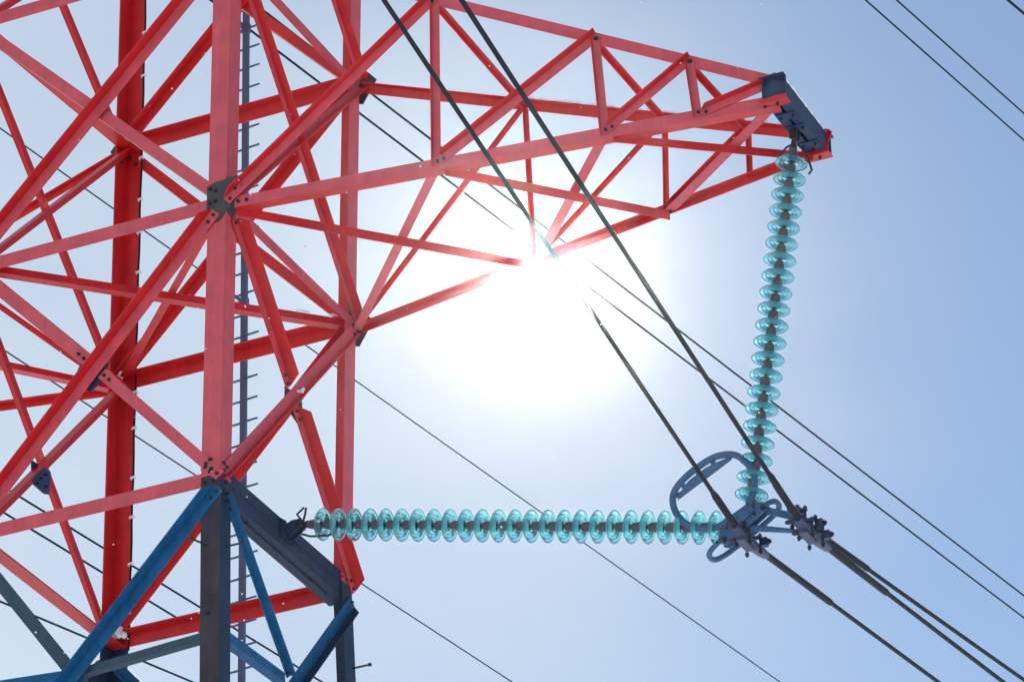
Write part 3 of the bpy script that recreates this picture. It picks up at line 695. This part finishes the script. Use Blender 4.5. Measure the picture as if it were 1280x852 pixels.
# race-track bar on the far side, seen edge on
lx = V((0.577, 0, 0.341)); lx.normalize(); c0 = px(4.01, -0.812); yy = V((0, 1, 0))
rp = []
for k in range(40):
    t = 2 * math.pi * k / 40; u = math.cos(t); w = math.sin(t)
    rp.append(c0 + lx * (0.345 * math.copysign(abs(u) ** 0.5, u)) + yy * (0.11 * math.copysign(abs(w) ** 0.7, w) + 0.20))
mb = MB(); mb.tube(rp, 0.023, 10, closed=True)
ypart(mb, 'racetrack_bar', ST)
mb = MB(); A = px(4.11, -0.90); Bq = px(4.545, -1.035)
mb.tube([A, A.lerp(Bq, 0.3), A.lerp(Bq, 0.8), Bq], [0.024, 0.026, 0.020, 0.018], 10); ypart(mb, 'link_bar', ST)
mb = MB(); A = px(4.27, -0.78); Bq = px(4.47, -0.86, YM + 0.05)
mb.prism([A + V((0, 0, .03)), Bq + V((0, 0, .04)), Bq + V((0, 0, -.03)), A + V((0, 0, -.03))], V((0, 0.012, 0))); ypart(mb, 'link_strap', ST)

# conductors: height along the line (metres from the waist), clamp at y = YM
def cond_z(c, y):
    zc, up, dn, bend = c
    a = math.sqrt((y - YM) ** 2 + bend ** 2) - bend
    k = up if y < YM else dn
    return zc + k * a + (y - YM) ** 2 * 0.0004
CD = {'L': (4.083, (-0.975, 0.203, 0.140, 0.10), 0.0180, 0.029, (0.55, 3.10)),
      'R': (4.613, (-1.035, 0.205, 0.140, 0.10), 0.0190, 0.029, (0.50, 3.00)),
      'T': (4.560, (-0.925, 0.205, 0.165, 0.10), 0.0175, 0.027, (0.55, 2.72))}
lab = {'L': 'dark conductor cable left of the yoke, crossing in front of the grading ring',
       'R': 'thick dark conductor cable through the rightmost, lowest clamp beside the yoke',
       'T': 'dark conductor cable emerging just above the thick one at the right of the yoke'}
for k, (x, cz, r, ra, (ya, yb)) in CD.items():
    ys = [-26, -22, -18, -14, -11, -8, -6, -4, -2.5, -1.2, -0.3, 0.3, 0.6, 0.8, 0.95, 1.05, 1.12, 1.18, 1.24, 1.31, 1.45, 1.65, 1.9, 2.3, 3, 4, 5.5, 8, 12, 18, 26, 36]
    mb = MB(); mb.tube([W((x, y, cond_z(cz, y))) for y in ys], r, 10)
    O = W((x, YM, cz[0])); root = mb.build('conductor', [M['cable']], None, O)
    tag(root, lab[k], 'cable', 'conductors through the yoke')
    mb = MB(); yl = [ya + (yb - ya) * i / 40 for i in range(41)]
    mb.tube([W((x, y, cond_z(cz, y))) for y in yl], [r] + [ra] * 39 + [r], 12)
    o = mb.build('armor_rod', [M['cable']], root, O)
# clamps, parts of the yoke
for k, (x, cz, r, ra, _) in CD.items():
    mb = MB()
    def cp(y, dz=0.0, dx=0.0): return W((x + dx, y, cond_z(cz, y) + dz))
    ys = [0.99, 1.03, 1.10, 1.18, 1.28, 1.40, 1.52, 1.60, 1.64]; 
    rr = [0.034, 0.040, 0.046, 0.050, 0.052, 0.050, 0.046, 0.040, 0.033]
    mb.tube([cp(y, -0.012) for y in ys], rr, 12, flat=0.85)
    mb.box(cp(1.20, -0.04), V((0.035, 0, 0)), V((0, 0.11, 0)), V((0, 0, 0.03)))
    mb.box(cp(1.22, 0.05), V((0.012, 0, 0)), V((0, 0.09, 0)), V((0, 0, 0.05)))
    for y in (1.16, 1.38):
        for dx in (-0.058, 0.058):
            mb.tube([cp(y, -0.07, dx), cp(y, 0.07, dx)], 0.009, 8, 2); mb.bolt(cp(y, -0.062, dx), V((0, 0, -1)), 0.018, 0.02); mb.bolt(cp(y, 0.062, dx), V((0, 0, 1)), 0.018, 0.016)
        mb.box(cp(y, 0.058), V((0.07, 0, 0)), V((0, 0.022, 0)), V((0, 0, 0.008)))
    mb.box(cp(1.42, 0.02, 0.075), V((0.03, 0, 0)), V((0, 0.025, 0)), V((0, 0, 0.035)))
    mb.bolt(cp(1.42, 0.02, 0.105), V((1, 0, 0)), 0.024, 0.02)
    mb.bolt(cp(1.10, -0.06, -0.05), V((-1, 0, 0)), 0.02, 0.03)
    ypart(mb, 'suspension_clamp', [M['clamp'], M['steel'], M['bolt']])

# ------------------------------------------------------------------ other wires of the line, beyond and above the tower
def far_wire(P, Q, r, label, ext=(5, 3), name='overhead_wire', group='overhead wires beyond the pylon'):
    c0 = CAM - V((0, 0, H)); P = c0 + (V(P) - c0) * 0.74; Q = c0 + (V(Q) - c0) * 0.74; r *= 0.74
    d = Q - P; L = d.length; a = d / L
    A = P - a * ext[0]; Bq = Q + a * ext[1]; mb = MB(); pts = []
    for i in range(25):
        t = i / 24; p = A.lerp(Bq, t); pts.append(W(p) )
    mb.tube(pts, r, 8)
    o = mb.build(name, [M['wire']], None, W(A)); tag(o, label, 'cable', group); return o
WL = [((-8.33, 15.58, 16.58), (-8.33, 47.58, 21.84), 0.0165, 'upper of the two parallel wires running behind the steep insulator string to the right edge'),
      ((-8.33, 15.90, 16.16), (-8.33, 47.48, 21.31), 0.0165, 'lower of the two parallel wires running behind the steep insulator string to the right edge'),
      ((-11.67, 14.77, 15.05), (-11.67, 42.73, 18.64), 0.0105, 'single thin wire passing behind the middle of the level insulator string'),
      ((-12.35, 16.11, 12.53), (-12.35, 32.24, 14.38), 0.0105, 'single thin wire leaving the right leg of the pylon just below the waist beam'),
      ((-12.7, 16.96, 10.89), (-12.7, 26.12, 11.89), 0.0155, 'uppermost of the three wires crossing behind the blue lower body of the pylon'),
      ((-12.79, 17.08, 10.6), (-12.79, 24.22, 11.36), 0.0155, 'middle one of the three wires crossing behind the blue lower body of the pylon'),
      ((-13.07, 17.54, 9.54), (-13.07, 22.85, 10.58), 0.0155, 'lowest of the three wires crossing behind the blue lower body of the pylon'),
      ((-0.84, 19.04, 16.41), (-0.84, 25.68, 17.94), 0.0125, 'left one of the two thin wires in the empty sky at the upper right'),
      ((-0.46, 19.18, 16.39), (-0.46, 24.55, 17.65), 0.0125, 'right one of the two thin wires in the empty sky at the upper right'),
      ((4.59, 7.78, 7.96), (4.59, 8.28, 8.10), 0.0145, 'short dark wire cutting the very top right corner')]
for w in WL: far_wire(*w)

# ------------------------------------------------------------------ snow on the steel
def snow_line(mb, P, Q, wid, hgt, cover=0.8, up=0.0):
    P = W(P); Q = W(Q); a = Q - P; L = a.length; a.normalize(); sd = a.cross(V((0, 0, 1))).normalized()
    t = 0.0
    while t < L:
        ln = R.uniform(0.05, 0.22)
        if R.random() < cover:
            k = 7; pts = []; rr = []
            for i in range(k):
                f = i / (k - 1); pts.append(P + a * min(t + ln * f, L) + sd * R.uniform(-0.2, 0.2) * wid + V((0, 0, up + R.uniform(0, 0.3) * hgt)))
                rr.append(max(0.004, hgt * (math.sin(math.pi * (0.08 + 0.84 * f)) ** 0.5) * R.uniform(0.6, 1.15)))
            mb.tube(pts, rr, 7)
        t += ln * R.uniform(0.75, 1.3)
mb = MB()
def ofs(p, y=0.0, z=0.0): return V((p[0], p[1] + y, p[2] + z))
snow_line(mb, ofs(G['nt'][1], 0.03, 0.052), ofs(G['nt'][4], 0.03, 0.052), 0.04, 0.014, 0.9)
snow_line(mb, ofs(G['ft'][1], -0.03, 0.06), ofs(G['ft'][4], -0.03, 0.06), 0.04, 0.012, 0.6)
snow_line(mb, ofs(G['nb'][0], 0.10, -0.016), ofs(G['fb'][1], 0.0, -0.016), 0.04, 0.012, 0.55)
snow_line(mb, ofs(G['nb'][1], 0.05, -0.016), ofs(G['fb'][2], 0.0, -0.016), 0.04, 0.012, 0.55)
snow_line(mb, ofs(G['nb'][2], 0.05, -0.016), ofs(G['fb'][4], 0.0, -0.016), 0.04, 0.014, 0.6)
snow_line(mb, ofs(nd('F', 1), 0.1, 0.05), ofs(nd('R', 1), -0.1, 0.05), 0.04, 0.010, 0.4)
snow_line(mb, ofs(nd('B', 1), -0.03, 0.07), ofs(nd('R', 1), -0.03, 0.07), 0.03, 0.010, 0.5)
snow_line(mb, ofs(nd('B', 0), -0.03, 0.07), ofs(nd('R', 0), -0.03, 0.07), 0.03, 0.008, 0.25)
snow_line(mb, (4.81, 0.72, 2.846), (4.81, 1.64, 2.846), 0.03, 0.016, 0.95)
tag(mb.build('settled_snow', [M['snow']], None, V((0, 0, H))), 'thin crust of snow lying along the upper edges of the red steel', 'snow', kind='stuff')
def clump(P, sz, label):
    mb = MB()
    for i in range(9):
        c = W(P) + V((R.uniform(-1, 1) * sz, R.uniform(-1, 1) * sz * 0.5, R.uniform(-0.7, 0.9) * sz)); r = sz * R.uniform(0.3, 0.62)
        bm = bmesh.new(); bmesh.ops.create_icosphere(bm, subdivisions=2, radius=r)
        vs = [v.co * R.uniform(0.86, 1.1) + c for v in bm.verts]; fs = [[v.index for v in f.verts] for f in bm.faces]; bm.free()
        mb.add(vs, fs, 0, True)
    tag(mb.build('snow_clump', [M['snow']], None, W(P)), label, 'snow', 'snow clumps in the joints')
clump(ofs(nd('B', 1), -0.10, 0.03) + V((0.06, 0, 0)), 0.055, 'white snow clump in the middle joint of the rear red leg')
clump(ofs(nd('B', 0), -0.12, 0.02) + V((0.12, 0, 0)), 0.065, 'white snow clump at the foot of the rear red leg, above the black joint')
clump(ofs(nd('B', 2), -0.10, 0.05) + V((0.06, 0, 0)), 0.035, 'small snow clump in the upper joint of the rear red leg')
clump(Y0 + V((0.04, 0.12, 0.12)), 0.026, 'small snow clump on the grey plate between the near leg and the right leg')

# falling flakes in the air round the tower
mb = MB()
bm = bmesh.new(); bmesh.ops.create_icosphere(bm, subdivisions=1, radius=1.0); bv = [v.co.copy() for v in bm.verts]; bf = [[v.index for v in f.verts] for f in bm.faces]; bm.free()
for i in range(420):
    p = W((R.uniform(-4.5, 5.5), R.uniform(-5.5, 0.3), R.uniform(-3.5, 7)))
    r = R.choice((0.004, 0.005, 0.006, 0.006, 0.007, 0.009))
    mb.add([p + V((v.x * R.uniform(0.7, 1.2), v.y * R.uniform(0.7, 1.2), v.z * R.uniform(0.7, 1.2))) * r for v in bv], bf, 0, True)
tag(mb.build('falling_snow', [M['snow']], None, V((0, 0, H))), 'sparse white snowflakes drifting in front of the tower', 'snow', kind='stuff')
